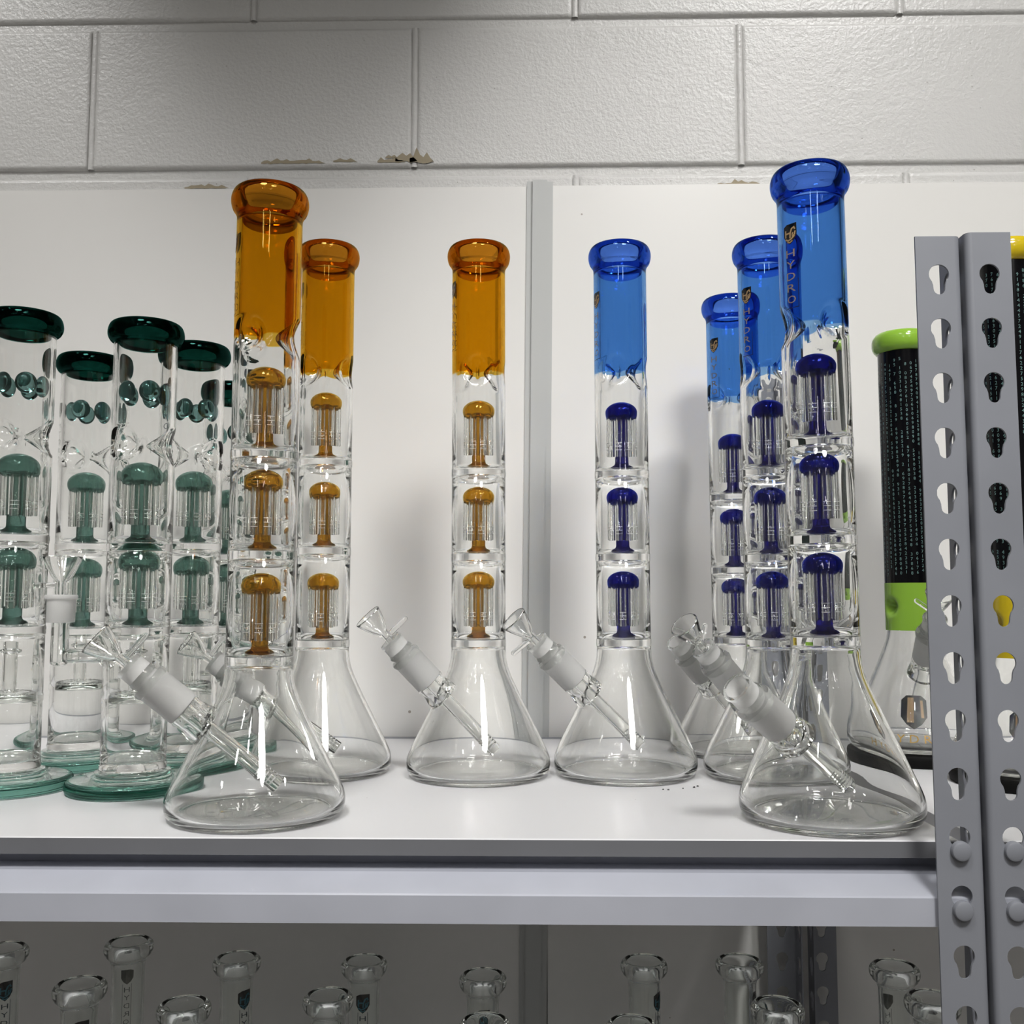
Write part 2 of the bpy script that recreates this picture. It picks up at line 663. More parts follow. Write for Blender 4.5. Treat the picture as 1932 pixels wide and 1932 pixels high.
def post(name, label, x0, x1, y, ztop, flange_side, flange_dir, flange_len, hz0, group):
    """L-section upright: face in the XZ plane at y; the flange runs along flange_dir (+1 to the wall, -1 to the camera)"""
    g = G()
    rad = 0.004
    fx0, fx1 = (x0 + rad, x1) if flange_side < 0 else (x0, x1 - rad)
    cx = (x0 + x1) / 2
    zs = [hz0 - PITCH * k for k in range(0, 44) if hz0 - PITCH * k > ZB + 0.03]
    V, F = flat_mesh([(fx0, ZB), (fx1, ZB), (fx1, ztop), (fx0, ztop)], [keyhole(cx, z) for z in zs], TH, POST)
    g.add([(a, b + y, c) for a, b, c in V], F)
    # flange
    d0, d1 = rad, flange_len
    fc = (d0 + d1) / 2 + 0.001
    V, F = flat_mesh([(d0, ZB), (d1, ZB), (d1, ztop), (d0, ztop)], [keyhole(fc, z) for z in zs], TH, POST)
    xe = x0 if flange_side < 0 else x1
    W = []
    for a, b, c in V:
        yy = y + a if flange_dir > 0 else y + TH - a
        xx = xe + b if flange_side < 0 else xe - b
        W.append((xx, yy, c))
    g.add(W, F)
    # rounded bend
    k = 6
    ox = xe + rad if flange_side < 0 else xe - rad
    oy = y + rad if flange_dir > 0 else y + TH - rad
    sgx = -1 if flange_side < 0 else 1
    sgy = -1 if flange_dir > 0 else 1
    VV = []
    for R in (rad, rad - TH):
        for i in range(k + 1):
            a = PI / 2 * i / k
            for z in (ZB, ztop):
                VV.append((ox + sgx * R * math.sin(a), oy + sgy * R * math.cos(a), z))
    FF = []
    m2 = 2 * (k + 1)
    for i in range(k):
        b = 2 * i
        FF.append((b, b + 2, b + 3, b + 1))
        FF.append((m2 + b, m2 + b + 1, m2 + b + 3, m2 + b + 2))
        FF.append((b + 1, b + 3, m2 + b + 3, m2 + b + 1))
    g.add(VV, FF)
    me = g.build(name, POST, True, 35)
    bm = bmesh.new()
    bm.from_mesh(me)
    bmesh.ops.remove_doubles(bm, verts=bm.verts, dist=1e-5)
    bmesh.ops.recalc_face_normals(bm, faces=bm.faces)
    bm.to_mesh(me)
    bm.free()
    me.set_sharp_from_angle(angle=math.radians(35))
    o = obj(name, me)
    return tag(o, label, 'post', group)


FY = 0.660
post('shelf_post', 'front keyhole steel upright with sharp edges, left of the rounded-corner one', 0.2567, 0.2868, FY, 0.4018, 1, 1, 0.032, HZ0, 'shelving uprights')
post('shelf_post', 'front keyhole steel upright with a rounded corner, hiding the yellow-lipped pipe', 0.2900, 0.3195, FY - 0.001, 0.4040, -1, 1, 0.032, HZ0, 'shelving uprights')
post('shelf_post', 'rear keyhole steel upright by the wall, left of the dark pair', 0.2640, 0.2965, 1.172, 0.4110, 1, -1, 0.028, HZ0 + 0.006, 'shelving uprights')
post('shelf_post', 'rear keyhole steel upright by the wall, right of the dark pair', 0.3085, 0.3410, 1.172, 0.4110, -1, -1, 0.028, HZ0 + 0.006, 'shelving uprights')


def shelf_board(label, x0, x1, y0, y1, ztop):
    g = G()
    t = 0.0115
    b = 0.0008
    # board with a tiny front arris; edge band on the front
    V = []
    prof = [(y0, ztop - t), (y0, ztop - b), (y0 + b, ztop), (y1, ztop), (y1, ztop - t)]
    for x in (x0, x1):
        V += [(x, yy, zz) for yy, zz in prof]
    k = len(prof)
    F = [(i, k + i, k + (i + 1) % k, (i + 1) % k) for i in range(k)]
    g.add(V, F)
    g.add(V, [tuple(range(k))[::-1][::-1], tuple(range(k, 2 * k))[::-1]])
    g.M = [1, 0, 0, 0, 0, 0, 0]
    me = g.build('shelf_board', [SHELF, EDGE], False)
    bm = bmesh.new()
    bm.from_mesh(me)
    bmesh.ops.remove_doubles(bm, verts=bm.verts, dist=1e-6)
    bmesh.ops.recalc_face_normals(bm, faces=bm.faces)
    bm.to_mesh(me)
    bm.free()
    return tag(obj('shelf_board', me), label, 'shelf')


shelf_board('white shelf board with grey front edge carrying the amber, blue and teal pipes', -1.25, 0.2846, 0.693, 1.176, 0.0)
shelf_board('white shelf board of the bay right of the posts carrying the digit-printed pipes', 0.3005, 1.2, 0.693, 1.176, 0.0)
shelf_board('lower white shelf board beneath, carrying the small clear pipes', -1.25, 0.2846, 0.693, 1.176, -0.52)
shelf_board('lower white shelf board of the right bay, carrying two small clear pipes', 0.3005, 1.2, 0.693, 1.176, -0.52)


def rivet_mesh():
    g = G()
    g.lathe([(0, 0.0042), (0.0046, 0.0042), (0.0058, 0.0036), (0.0062, 0.0026), (0.0062, 0.0), (0.0034, 0.0), (0.0034, -0.006)][::-1], 24)
    return g.build('rivet', POST, True, 35)


RIV = rivet_mesh()


def shelf_beam(label, x0, x1, dz, rivets, y=0.6645, rear=False):
    """step beam: dark web under the board, sloping ledge, front face, return lip"""
    prof = [(0.0, -0.0469), (0.0, -0.0293), (0.0010, -0.0283), (0.0265, -0.0212), (0.0500, -0.0212), (0.0500, -0.0118), (0.0900, -0.0118), (0.0900, -0.0133),
            (0.0515, -0.0133), (0.0515, -0.0227), (0.0265, -0.0227), (0.0016, -0.0298), (0.0016, -0.0453), (0.0200, -0.0453), (0.0200, -0.0469)]
    sy = -1 if rear else 1
    V = []
    for x in (x0, x1):
        V += [(x, y + sy * a, b + dz) for a, b in prof]
    k = len(prof)
    F = [(i, (i + 1) % k, k + (i + 1) % k, k + i) for i in range(k)]
    F += [tuple(range(k)), tuple(range(k, 2 * k))]
    me = mesh_data('shelf_beam', V, F, BEAM, False)
    bm = bmesh.new()
    bm.from_mesh(me)
    bmesh.ops.recalc_face_normals(bm, faces=bm.faces)
    bm.to_mesh(me)
    bm.free()
    o = obj('shelf_beam', me)
    for x in rivets:
        for z in (0.0016, 0.0016 - PITCH):
            obj('rivet', RIV, o, (x, FY - 0.0002, z + dz), (PI / 2, 0, 0))
    return tag(o, label, 'beam')


shelf_beam('grey steel step beam with bright sloping ledge under the upper shelf, left of the posts', -1.25, 0.2846, 0.0, (0.2715,))
# bracket plates behind the uprights carry the beam ends
shelf_beam('grey steel step beam of the right bay, its rivets in the rounded corner post', 0.2922, 1.2, 0.0, (0.30475,))
shelf_beam('grey steel step beam under the lower shelf left of the posts', -1.25, 0.2846, -0.52, (0.2715,))
shelf_beam('grey steel step beam under the lower right shelf', 0.2922, 1.2, -0.52, (0.30475,))

for (xa, xb, lab) in ((-1.25, 0.2600, 'grey rear beam, a thin line behind the white upper shelf board'), (0.3450, 1.2, 'grey rear beam behind the white upper shelf board of the right bay')):
    rb = G()
    rb.box(xa, 1.1785, -0.046, xb, 1.1800, -0.0008)
    rb.box(xa, 1.1785, -0.0023, xb, 1.1985, -0.0008)
    tag(obj('rear_beam', rb.build('rear_beam', POST, False)), lab, 'beam')

# ------------------------------------------------------------------ glyphs
_gl = {}


def glyph(ch):
    if ch in _gl:
        return _gl[ch]
    cu = bpy.data.curves.new('glyph', 'FONT')
    cu.body = ch
    cu.size = 1.0
    cu.resolution_u = 2
    cu.align_x = 'LEFT'
    o = bpy.data.objects.new('glyph', cu)
    COL.objects.link(o)
    dg = bpy.context.evaluated_depsgraph_get()
    me = o.evaluated_get(dg).to_mesh()
    V = [(v.co.x, v.co.y) for v in me.vertices]
    F = [tuple(f.vertices) for f in me.polygons]
    o.evaluated_get(dg).to_mesh_clear()
    bpy.data.objects.remove(o)
    bpy.data.curves.remove(cu)
    x0 = min(v[0] for v in V)
    x1 = max(v[0] for v in V)
    y0 = min(v[1] for v in V)
    y1 = max(v[1] for v in V)
    V = [((x - (x0 + x1) / 2) / (y1 - y0), (y - (y0 + y1) / 2) / (y1 - y0)) for x, y in V]
    _gl[ch] = (V, F)
    return _gl[ch]


def on_cyl(pts, r, az):
    """flat (x to the viewer's right, z) -> cylinder surface; azimuth az is the outward direction"""
    return [(r * math.cos(az + x / r), r * math.sin(az + x / r), z) for x, z in pts]


def stroke(path, wd):
    """flat ribbon along a path: verts, faces"""
    V = []
    for i, (x, z) in enumerate(path):
        a = path[max(0, i - 1)]
        b = path[min(len(path) - 1, i + 1)]
        dx, dz = b[0] - a[0], b[1] - a[1]
        L = math.hypot(dx, dz) or 1
        V.append((x - dz / L * wd / 2, z + dx / L * wd / 2))
        V.append((x + dz / L * wd / 2, z - dx / L * wd / 2))
    F = [(2 * i, 2 * i + 1, 2 * i + 3, 2 * i + 2) for i in range(len(path) - 1)]
    return V, F


def shield_print(parent, r, az, z_sh, sw, sh, z_letters, lw, lh, mats, frame, text='HYDRO'):
    """shield emblem with a barred H that turns into a wave, then stacked capitals below and thin frame lines"""
    g = G()
    # shield outline (pointed foot, notched top)
    pts = [(-0.5, 0.40), (-0.22, 0.5), (0.5, 0.5), (0.5, -0.08), (0.30, -0.33), (0, -0.5), (-0.30, -0.33), (-0.5, -0.08)]
    k = len(pts)
    V = [(0, 0)] + pts
    V = [(x * sw, z * sh + z_sh) for x, z in V]
    g.add(on_cyl(V, r + 0.0002, az), [(0, 1 + i, 1 + (i + 1) % k) for i in range(k)], 0)

    def st(path, wd, m=1):
        V, F = stroke([(x * sw, z * sh + z_sh) for x, z in path], wd * sw)
        g.add(on_cyl(V, r + 0.0003, az), F, m)
    st([(-0.32, 0.22), (-0.32, -0.14)], 0.11)
    st([(-0.36, 0.05), (0.02, 0.05)], 0.10)
    st([(0.02, -0.20), (0.05, 0.05), (0.16, 0.24), (0.32, 0.30), (0.38, 0.18)], 0.11)
    st([(0.40, 0.10), (0.36, -0.06), (0.18, -0.14), (0.20, -0.02), (0.26, 0.04)], 0.10)
    st([(-0.36, -0.20), (-0.12, -0.30), (0.08, -0.26), (0.36, -0.12)], 0.10)
    st([(-0.2, -0.36), (0.0, -0.41), (0.2, -0.34)], 0.08)
    zz0, zz1 = z_letters
    for i, chh in enumerate(text):
        V, F = glyph(chh)
        zc = zz0 + (zz1 - zz0) * (i + 0.5) / len(text)
        wmax = max(abs(v[0]) for v in V) * 2
        g.add(on_cyl([(x / wmax * lw, zc + z * lh) for x, z in V], r + 0.0003, az), F, 2)
    if frame:
        hw = lw * 0.78
        zb = zz1 - lh * 0.35
        lines = [[(hw, zz0 - (zz0 - zz1) * frame), (hw, zb), (hw, zb)], [(hw, zb), (0, zb), (-hw, zb)], [(-hw, zb), (-hw, (zb + zz0) / 2), (-hw, zz0 + 0.002)]]
        if frame == 1:
            lines[0] = [(hw, zz0 + 0.002), (hw, zb), (hw, zb)]
        for ln in (lines if frame == 1 else lines[:2]):
            V, F = stroke(ln, 0.0005)
            g.add(on_cyl(V, r + 0.00025, az), F, 3)
    me = g.build('logo_print', mats, False)
    return obj('logo_print', me, parent)


# ------------------------------------------------------------------ pipe parts


def arm_mesh(r0, r1, z0, z1, mat):
    g = G()
    g.lathe([(r1, z0), (r0 - 0.0002, z0), (r0, z0 + 0.0003), (r0, z1), (r1, z1)], 14, close=True)
    return g.build('arm', mat, True, 50)


def perc_meshes(kind):
    """mushroom percolator: stem (collar flared on the disc), dome, eight drop arms, etched slits"""
    if kind == 'teal':
        dt, dm, db, dr, ar, a_r, sr, cr, ab = 0.0715, 0.0600, 0.0520, 0.0175, 0.0128, 0.0036, 0.0058, 0.0078, 0.0155
        ms, md = TEAL_STEM, TEAL_DOME
    else:
        dt, dm, db, dr, ar, a_r, sr, cr, ab = 0.0655, 0.0560, 0.0495, 0.0148, 0.0112, 0.0031, 0.0052, 0.0062, 0.0118
        ms, md = (AMBER_STEM, AMBER_DOME) if kind == 'amber' else (BLUE_STEM, BLUE_DOME)
    # stem: solid rod with wider collar and flared foot
    prof = smooth_prof([(0.0, 0.0), (cr + 0.004, 0.0), (cr + 0.0035, 0.0012), (cr + 0.0008, 0.0030), (cr, 0.0055)], 4)
    prof += [(cr, ab - 0.0012), (cr - 0.0006, ab - 0.0002), (sr, ab), (sr, db - 0.002), (sr, db + 0.002), (0.0, db + 0.002)]
    stem = G().lathe(prof, 28).build('percolator', ms, True, 50)
    # dome: hollow cap with a scalloped lower rim
    t = 0.0016
    dm = db + 0.36 * (dt - db)

    def cap(r, top, mid, low):
        pr = [(r * 0.55, low + 0.0004), (r * 0.88, low + 0.0004), (r * 0.975, low + (mid - low) * 0.45)]
        pr += [(r * math.cos(PI / 2 * k / 7), mid + (top - mid) * math.sin(PI / 2 * k / 7)) for k in range(7)]
        return pr + [(0.0, top)]
    outer = [(sr + 0.0004, db + 0.0012)] + smooth_prof(cap(dr, dt, dm, db), 3)
    inner = [(0.0, dt - t)] + smooth_prof(cap(dr - t, dt - t, dm, db + t), 3)[::-1][1:] + [(sr + 0.0004, db + t + 0.0008)]
    gd = G()
    b0 = len(gd.V)
    gd.lathe(outer, 40)
    gd.lathe(inner, 40)
    # scallops at the rim where the arms leave
    gd.V = [(x, y, z - (0.0016 * max(0.0, math.cos(8 * math.atan2(y, x))) if z < dm - 0.002 and math.hypot(x, y) > sr * 1.4 else 0)) for x, y, z in gd.V]
    dome = gd.build('dome', md, True, 60)
    arm = arm_mesh(a_r, a_r - 0.0011, ab - 0.0005, db + 0.0004, CLEAR)
    # ground slits on each arm
    gs = G()
    for q in range(8):
        a = 2 * PI * q / 8
        ax, ay = ar * math.cos(a), ar * math.sin(a)
        for kz in range(3):
            z = ab + 0.006 + 0.0034 * kz
            V = []
            for i in range(7):
                b = a - 1.1 + 2.2 * i / 6
                for zz in (z, z + 0.00045):
                    V.append((ax + (a_r + 0.0001) * math.cos(b), ay + (a_r + 0.0001) * math.sin(b), zz))
            gs.add(V, [(2 * i, 2 * i + 2, 2 * i + 3, 2 * i + 1) for i in range(6)])
    slit = gs.build('arm_slits', ETCH, False)
    return dict(stem=stem, dome=dome, arm=arm, slit=slit, ar=ar)


PERC = {k: perc_meshes(k) for k in ('amber', 'blue', 'teal')}


def add_perc(root, kind, z, rot):
    P = PERC[kind]
    s = obj('percolator', P['stem'], root, (0, 0, z), (0, 0, rot))
    obj('dome', P['dome'], s)
    for q in range(8):
        a = 2 * PI * q / 8
        obj('arm', P['arm'], s, (P['ar'] * math.cos(a), P['ar'] * math.sin(a), 0))
    o = obj('arm_slits', P['slit'], s)
    o['kind'] = 'stuff'
    return s


def zmap(knots_from, knots_to):
    def f(z):
        for i in range(len(knots_from) - 1):
            a, b = knots_from[i], knots_from[i + 1]
            if z <= b or i == len(knots_from) - 2:
                A, B = knots_to[i], knots_to[i + 1]
                return A + (z - a) * (B - A) / (b - a)
    return f


def pinch_mod(zc, depth, wid, azs, power=1.5):
    def f(r, a, z):
        d = 0
        for q in azs:
            da = (a - q + PI) % (2 * PI) - PI
            s = math.hypot(da * 0.024, z - zc) / wid
            if s < 1:
                d = max(d, depth * (1 - s) ** power if power else depth * (1 - s * s) ** 2)
        return max(r - d, 0.002)
    return f


def cavity(z0, z1, r, c=0.0019):
    """closed inner surface between two discs, rounded corners, normals into the cavity"""
    return [(0, z1)] + [(r - c * 1.0, z1), (r - c * 0.3, z1 - c * 0.3), (r, z1 - c)] + [(r, z0 + c), (r - c * 0.3, z0 + c * 0.3), (r - c, z0), (0, z0)]


BEAKER_OUT = [(0.0, 0.0012), (0.050, 0.0012), (0.0555, 0.0), (0.0590, 0.0006), (0.0628, 0.0030), (0.0650, 0.0070), (0.0656, 0.0120), (0.0648, 0.0175), (0.0620, 0.0245), (0.0570, 0.0350), (0.0510, 0.0470),
              (0.0450, 0.0590), (0.0390, 0.0710), (0.0338, 0.0820), (0.0300, 0.0905), (0.0272, 0.0985), (0.0256, 0.1060), (0.0251, 0.1130)]
BEAKER_IN = [(0.0, 0.0060), (0.046, 0.0054), (0.0560, 0.0048), (0.0600, 0.0066), (0.0622, 0.0105), (0.0621, 0.0160), (0.0594, 0.0237), (0.0544, 0.0342), (0.0484, 0.0462), (0.0424, 0.0582), (0.0364, 0.0702), (0.0310, 0.0815), (0.0270, 0.0905),
             (0.0240, 0.0985), (0.0223, 0.1060), (0.0216, 0.1115)]
LIP_OUT = [(0.0250, 0.4700), (0.0252, 0.4735), (0.0264, 0.4765), (0.0284, 0.4795), (0.0296, 0.4840), (0.0295, 0.4890), (0.0278, 0.4935), (0.0252, 0.4957), (0.0232, 0.4945), (0.0218, 0.4905), (0.0208, 0.4840), (0.0202, 0.4760), (0.0204, 0.4715), (0.0215, 0.4690)]


def remap(pr, zf):
    return [(r, zf(z)) for r, z in pr]


def frame_dir(theta, phi):
    """basis for a part whose local z runs along the joint axis; azimuth phi turns from the left towards the camera"""
    d = Vector((-math.cos(theta) * math.cos(phi), -math.cos(theta) * math.sin(phi), math.sin(theta)))
    y = Vector((0, 0, 1)).cross(d).normalized()
    x = y.cross(d).normalized()      # local +x points up and away from the axis when flipped below
    if x.z < 0:
        x = -x
        y = -y
    M = Matrix((x, y, d)).transposed()
    return M


def downstem_parts(root):
    g = G()
    ro, ri = 0.0061, 0.0045
    g.lathe([(ri, 0.0), (ro - 0.0004, 0.0), (ro, 0.0005), (ro, 0.0860), (ri, 0.0860)], 28, close=True)
    obj('stem_tube', DS['tube'], root)
    o = obj('stem_slits', DS['slits'], root)
    obj('ground_head', DS['head'], root, label='frosted ground-glass socket')


DS = {}
g = G()
g.lathe([(0.0045, 0.0), (0.0057, 0.0), (0.0061, 0.0005), (0.0061, 0.0890), (0.0045, 0.0890)], 28, close=True)
DS['tube'] = g.build('stem_tube', CLEAR, True, 50)
g = G()
for k in range(5):
    z = 0.006 + 0.0032 * k
    for a0 in (0.0, PI / 2, PI, 3 * PI / 2):
        V = []
        for i in range(7):
            b = a0 - 0.6 + 1.2 * i / 6
            for zz in (z, z + 0.0011):
                V.append((0.0062 * math.cos(b), 0.0062 * math.sin(b), zz))
        g.add(V, [(2 * i, 2 * i + 2, 2 * i + 3, 2 * i + 1) for i in range(6)])
DS['slits'] = g.build('stem_slits', ETCH, False)
g = G()
g.lathe([(0.0074, 0.0895), (0.0098, 0.0895), (0.0101, 0.1240), (0.0101, 0.1256), (0.0118, 0.1266), (0.0121, 0.1282), (0.0115, 0.1298), (0.0105, 0.1308), (0.0103, 0.1390), (0.0110, 0.1400), (0.0113, 0.1412), (0.0106, 0.1424), (0.0084, 0.1422), (0.0078, 0.1400)], 36, close=True)
g.M = [1 if (sum(g.V[i][2] for i in f) / len(f) > 0.1385 or 0.1258 < sum(g.V[i][2] for i in f) / len(f) < 0.1306) and math.hypot(*g.V[f[0]][:2]) > 0.0085 else 0 for f in g.F]
DS['head'] = g.build('ground_head', [FROST, CLEAR2], True, 50)

JT = {}
g = G()
g.lathe([(0.0105, 0.0700), (0.0150, 0.0700), (0.0146, 0.0760), (0.0134, 0.0800), (0.0126, 0.0850), (0.0136, 0.0880), (0.0134, 0.0900), (0.0105, 0.0900)], 40, close=True)
JT['weld'] = g.build('joint_weld', CLEAR, True, 50)
g = G()
g.lathe([(0.0105, 0.0904), (0.0131, 0.0904), (0.0134, 0.0920), (0.0134, 0.1180), (0.0143, 0.1192), (0.0147, 0.1212), (0.0142, 0.1232), (0.0130, 0.1240), (0.0105, 0.1238)], 40, close=True)
g.M = [1 if sum(g.V[i][2] for i in f) / len(f) > 0.1175 and math.hypot(*g.V[f[0]][:2]) > 0.0112 else 0 for f in g.F]
JT['socket'] = g.build('joint_socket', [FROST, CLEAR2], True, 50)

BW = {}
g = G()     # hollow funnel with thin clear wall and hole
g.lathe(smooth_prof([(0.0018, 0.1400), (0.0042, 0.1400), (0.0042, 0.1490), (0.0046, 0.1515), (0.0072, 0.1555), (0.0108, 0.1645), (0.0128, 0.1708), (0.0130, 0.1716), (0.0122, 0.1719), (0.0099, 0.1660), (0.0060, 0.1575), (0.0030, 0.1530), (0.0018, 0.1510)], 3), 36, close=True)
BW['funnel'] = g.build('funnel', CLEAR, True, 60)
g = G()
g.lathe([(0.0030, 0.1240), (0.0058, 0.1240), (0.0066, 0.1385), (0.0068, 0.1394), (0.0030, 0.1394)], 28, close=True)
BW['plug'] = g.build('ground_plug', FROST, True, 50)
g = G()
prof = [(0, 0.0), (0.0024, 0.0), (0.0024, 0.0190), (0.0021, 0.0205), (0.0012, 0.0213), (0, 0.0215)]
g.lathe(prof, 16)
BW['handle'] = g.build('handle_rod', CLEAR, True, 60)

UNIT = [(0.0, 0.0), (0.1200, 0), (0.1988, 0), (0.2770, 0), (0.5, 0)]


def beaker_pipe(name, label, pos, H, d, zc, kind, theta, phi, tilt=0.0, bowl=None, head=None, seed=0, ehoriz=0.016, ez=0.0215, ds_label=None, rsc=1.0):
    """glass beaker pipe: clear beaker and chambers, tinted neck and lip, three mushroom percolators on welded discs"""
    neckm, lipm = (AMBER, AMBER_LIP) if kind == 'amber' else (BLUE, BLUE_LIP)
    root = thing(name, label, 'water pipe', (pos[0], pos[1], 0.0), (0, tilt, 0), 'beaker pipes with tinted necks')
    zf = zmap([0, 0.1200, 0.1988, 0.2770, 0.4700, 0.4957], [0, d[2], d[1], d[0], H - 0.0257, H])
    ht = 0.0025
    R, RI = 0.0250, 0.0213
    rng = random.Random(seed)
    base_az = rng.uniform(0, 2)
    pz = zc + 0.001
    azs = [base_az + 2 * PI * k / 3 for k in range(3)]
    mod = pinch_mod(pz, 0.0150, 0.0165, azs, 0)

    def mod2(r, a, z):
        return mod(r, a, z) if abs(z - pz) < 0.02 else r
    seg = 72
    g = G()
    out = smooth_prof(BEAKER_OUT, 4)
    out = remap(out, zf)
    # outer wall with weld swellings at the discs
    welds = []
    for dz in (d[2], d[1], d[0]):
        welds += [(R, dz - 0.0042), (R + 0.0004, dz - 0.0028), (R + 0.0005, dz), (R + 0.0004, dz + 0.0028), (R, dz + 0.0042)]
    outer = out[:-1] + [(R, d[2] - 0.0060)] + welds + refine([(R, pz - 0.019), (R, zc)], 0.0013)
    g.lathe(outer, seg, mod2)
    inner0 = remap(smooth_prof(BEAKER_IN, 4), zf)
    cav0 = [(0, d[2] - ht), (0.0190, d[2] - ht), (0.0208, d[2] - ht - 0.0008), (RI + 0.0003, d[2] - ht - 0.0030)] + inner0[::-1][1:]
    g.lathe(cav0, seg)
    g.lathe(cavity(d[2] + ht, d[1] - ht, RI), seg)
    g.lathe(cavity(d[1] + ht, d[0] - ht, RI), seg)
    inn = refine([(RI, zc), (RI, pz - 0.019)], 0.0013) + [(RI, d[0] + ht + 0.0025), (RI - 0.0008, d[0] + ht + 0.0008), (RI - 0.0025, d[0] + ht), (0, d[0] + ht)]
    g.lathe(inn, seg, mod2)
    M = frame_dir(theta, phi)
    hd = Vector((math.cos(phi), math.sin(phi), 0))
    E0 = hd * ehoriz + Vector((0, 0, ez))
    punch(g, E0, M)
    obj('body', g.build('body', CLEAR, True, 50), root)
    # tinted neck
    zl = H - 0.0257
    g = G()
    g.lathe(refine([(R, zc), (R, pz + 0.019)], 0.0013) + [(R, zl)], seg, mod2)
    g.lathe([(0.0213, zl - 0.001)] + refine([(RI, pz + 0.019), (RI, zc)], 0.0013), seg, mod2)
    obj('tinted_neck', g.build('tinted_neck', neckm, True, 50), root, label='%s tinted glass neck' % kind)
    g = G()
    lp = smooth_prof(LIP_OUT, 5)
    lp = [(r, z - 0.4957 + H) for r, z in lp]
    g.lathe(lp, seg)
    obj('lip', g.build('lip', lipm, True, 60), root, label='thick flared %s glass mouth' % kind)
    for i, dz in enumerate(d):
        add_perc(root, kind, dz + ht + 0.0001, rng.uniform(0, 0.7))
    # joint
    for nm, me in (('joint_weld', JT['weld']), ('joint_socket', JT['socket'])):
        o = obj(nm, me, root, E0)
        o.rotation_euler = M.to_euler()
        if nm == 'joint_socket':
            o['label'] = 'frosted ground-glass joint'
    if head is None:
        pass
    # printed emblem and lettering beside the joint
    az = PI + phi
    eo = 0.0445 if kind == 'amber' else 0.0545
    shield_print(root, R, az, H - eo, 0.0120, 0.0158, (H - eo - 0.0105, H - eo - 0.0545), 0.0078, 0.0058, [INK_BLACK, INK_GOLD, INK_TAN, INK_BLACK], 0.55)
    Ew = Vector((pos[0], pos[1], 0)) + Matrix.Rotation(tilt, 3, 'Y') @ E0
    Mw = Matrix.Rotation(tilt, 3, 'Y') @ M
    ds = thing('downstem', ds_label, 'downstem', Ew, Mw, 'downstems in the beaker pipes')
    downstem_parts(ds)
    if bowl:
        lab, spin = bowl
        b = thing('bowl_slide', lab, 'glass bowl', Ew, Mw @ Matrix.Rotation(spin, 3, 'Z'), 'bowls in the joints')
        obj('funnel', BW['funnel'], b)
        obj('ground_plug', BW['plug'], b, label='frosted ground-glass plug')
        hh = obj('handle_rod', BW['handle'], b, (0.0040, 0, 0.1465), (0, PI / 2, 0))
    return root


rad = math.radians
beaker_pipe('water_pipe', 'amber-necked beaker pipe at the front shelf edge, nearest and tallest of the amber ones', (-0.2048, 0.7607), 0.4780, (0.2695, 0.1930, 0.1143), 0.3600, 'amber', rad(40), rad(18), 0.003,
            ('clear glass bowl in the frosted joint of the front amber pipe', 0.0), seed=1, ds_label='clear downstem slanting into the beaker of the front amber pipe')
beaker_pipe('water_pipe', 'amber-necked beaker pipe half hidden right behind the front amber one', (-0.1965, 0.9500), 0.5005, (0.2889, 0.2051, 0.1188), 0.3755, 'amber', rad(35), rad(6), 0.001,
            ('clear glass bowl peeking out left of the half hidden amber pipe', 0.0), seed=2, ds_label='clear downstem of the half hidden amber pipe, seen through the front beaker')
beaker_pipe('water_pipe', 'amber-necked beaker pipe standing alone in mid-shelf, left of the grey wall strip', (-0.0484, 0.9345), 0.4940, (0.2771, 0.1986, 0.1201), 0.3705, 'amber', rad(46), rad(20), -0.002,
            ('clear glass bowl left of the lone mid-shelf amber pipe', 0.0), seed=3, ds_label='clear downstem in the beaker of the lone mid-shelf amber pipe')
beaker_pipe('water_pipe', 'blue-necked beaker pipe standing just right of the grey wall strip, beside the lone amber one', (0.0859, 0.9413), 0.4955, (0.2763, 0.1988, 0.1204), 0.3720, 'blue', rad(43), rad(22), -0.002,
            ('clear glass bowl in front of the grey wall strip, its handle pointing down', PI * 0.8), seed=14, ez=0.026, ds_label='clear downstem in the blue pipe beside the grey wall strip')
beaker_pipe('water_pipe', 'blue-necked beaker pipe in the middle of the right-hand row of three blue ones', (0.2225, 0.9350), 0.4960, (0.2770, 0.1977, 0.1202), 0.3725, 'blue', rad(43), rad(34), -0.003,
            ('clear round-mouthed bowl in the middle one of three lined-up blue pipes', 0.4), seed=5, ds_label='clear downstem in the middle one of three lined-up blue pipes')
beaker_pipe('water_pipe', 'blue-necked beaker pipe by the wall, rearmost and smallest-looking of the blue row', (0.2175, 1.0770), 0.4850, (0.2680, 0.1905, 0.1172), 0.3740, 'blue', rad(43), rad(36), -0.004,
            None, seed=6, ds_label='clear downstem in the rearmost blue pipe, no bowl in it')
beaker_pipe('water_pipe', 'blue-necked beaker pipe at the front shelf edge beside the keyhole post, tallest-looking', (0.2185, 0.7560), 0.4885, (0.2768, 0.2041, 0.1296), 0.3660, 'blue', rad(34), rad(36), -0.0075,
            None, seed=9, ehoriz=0.022, ds_label='clear downstem with open socket and no bowl in the front blue pipe')

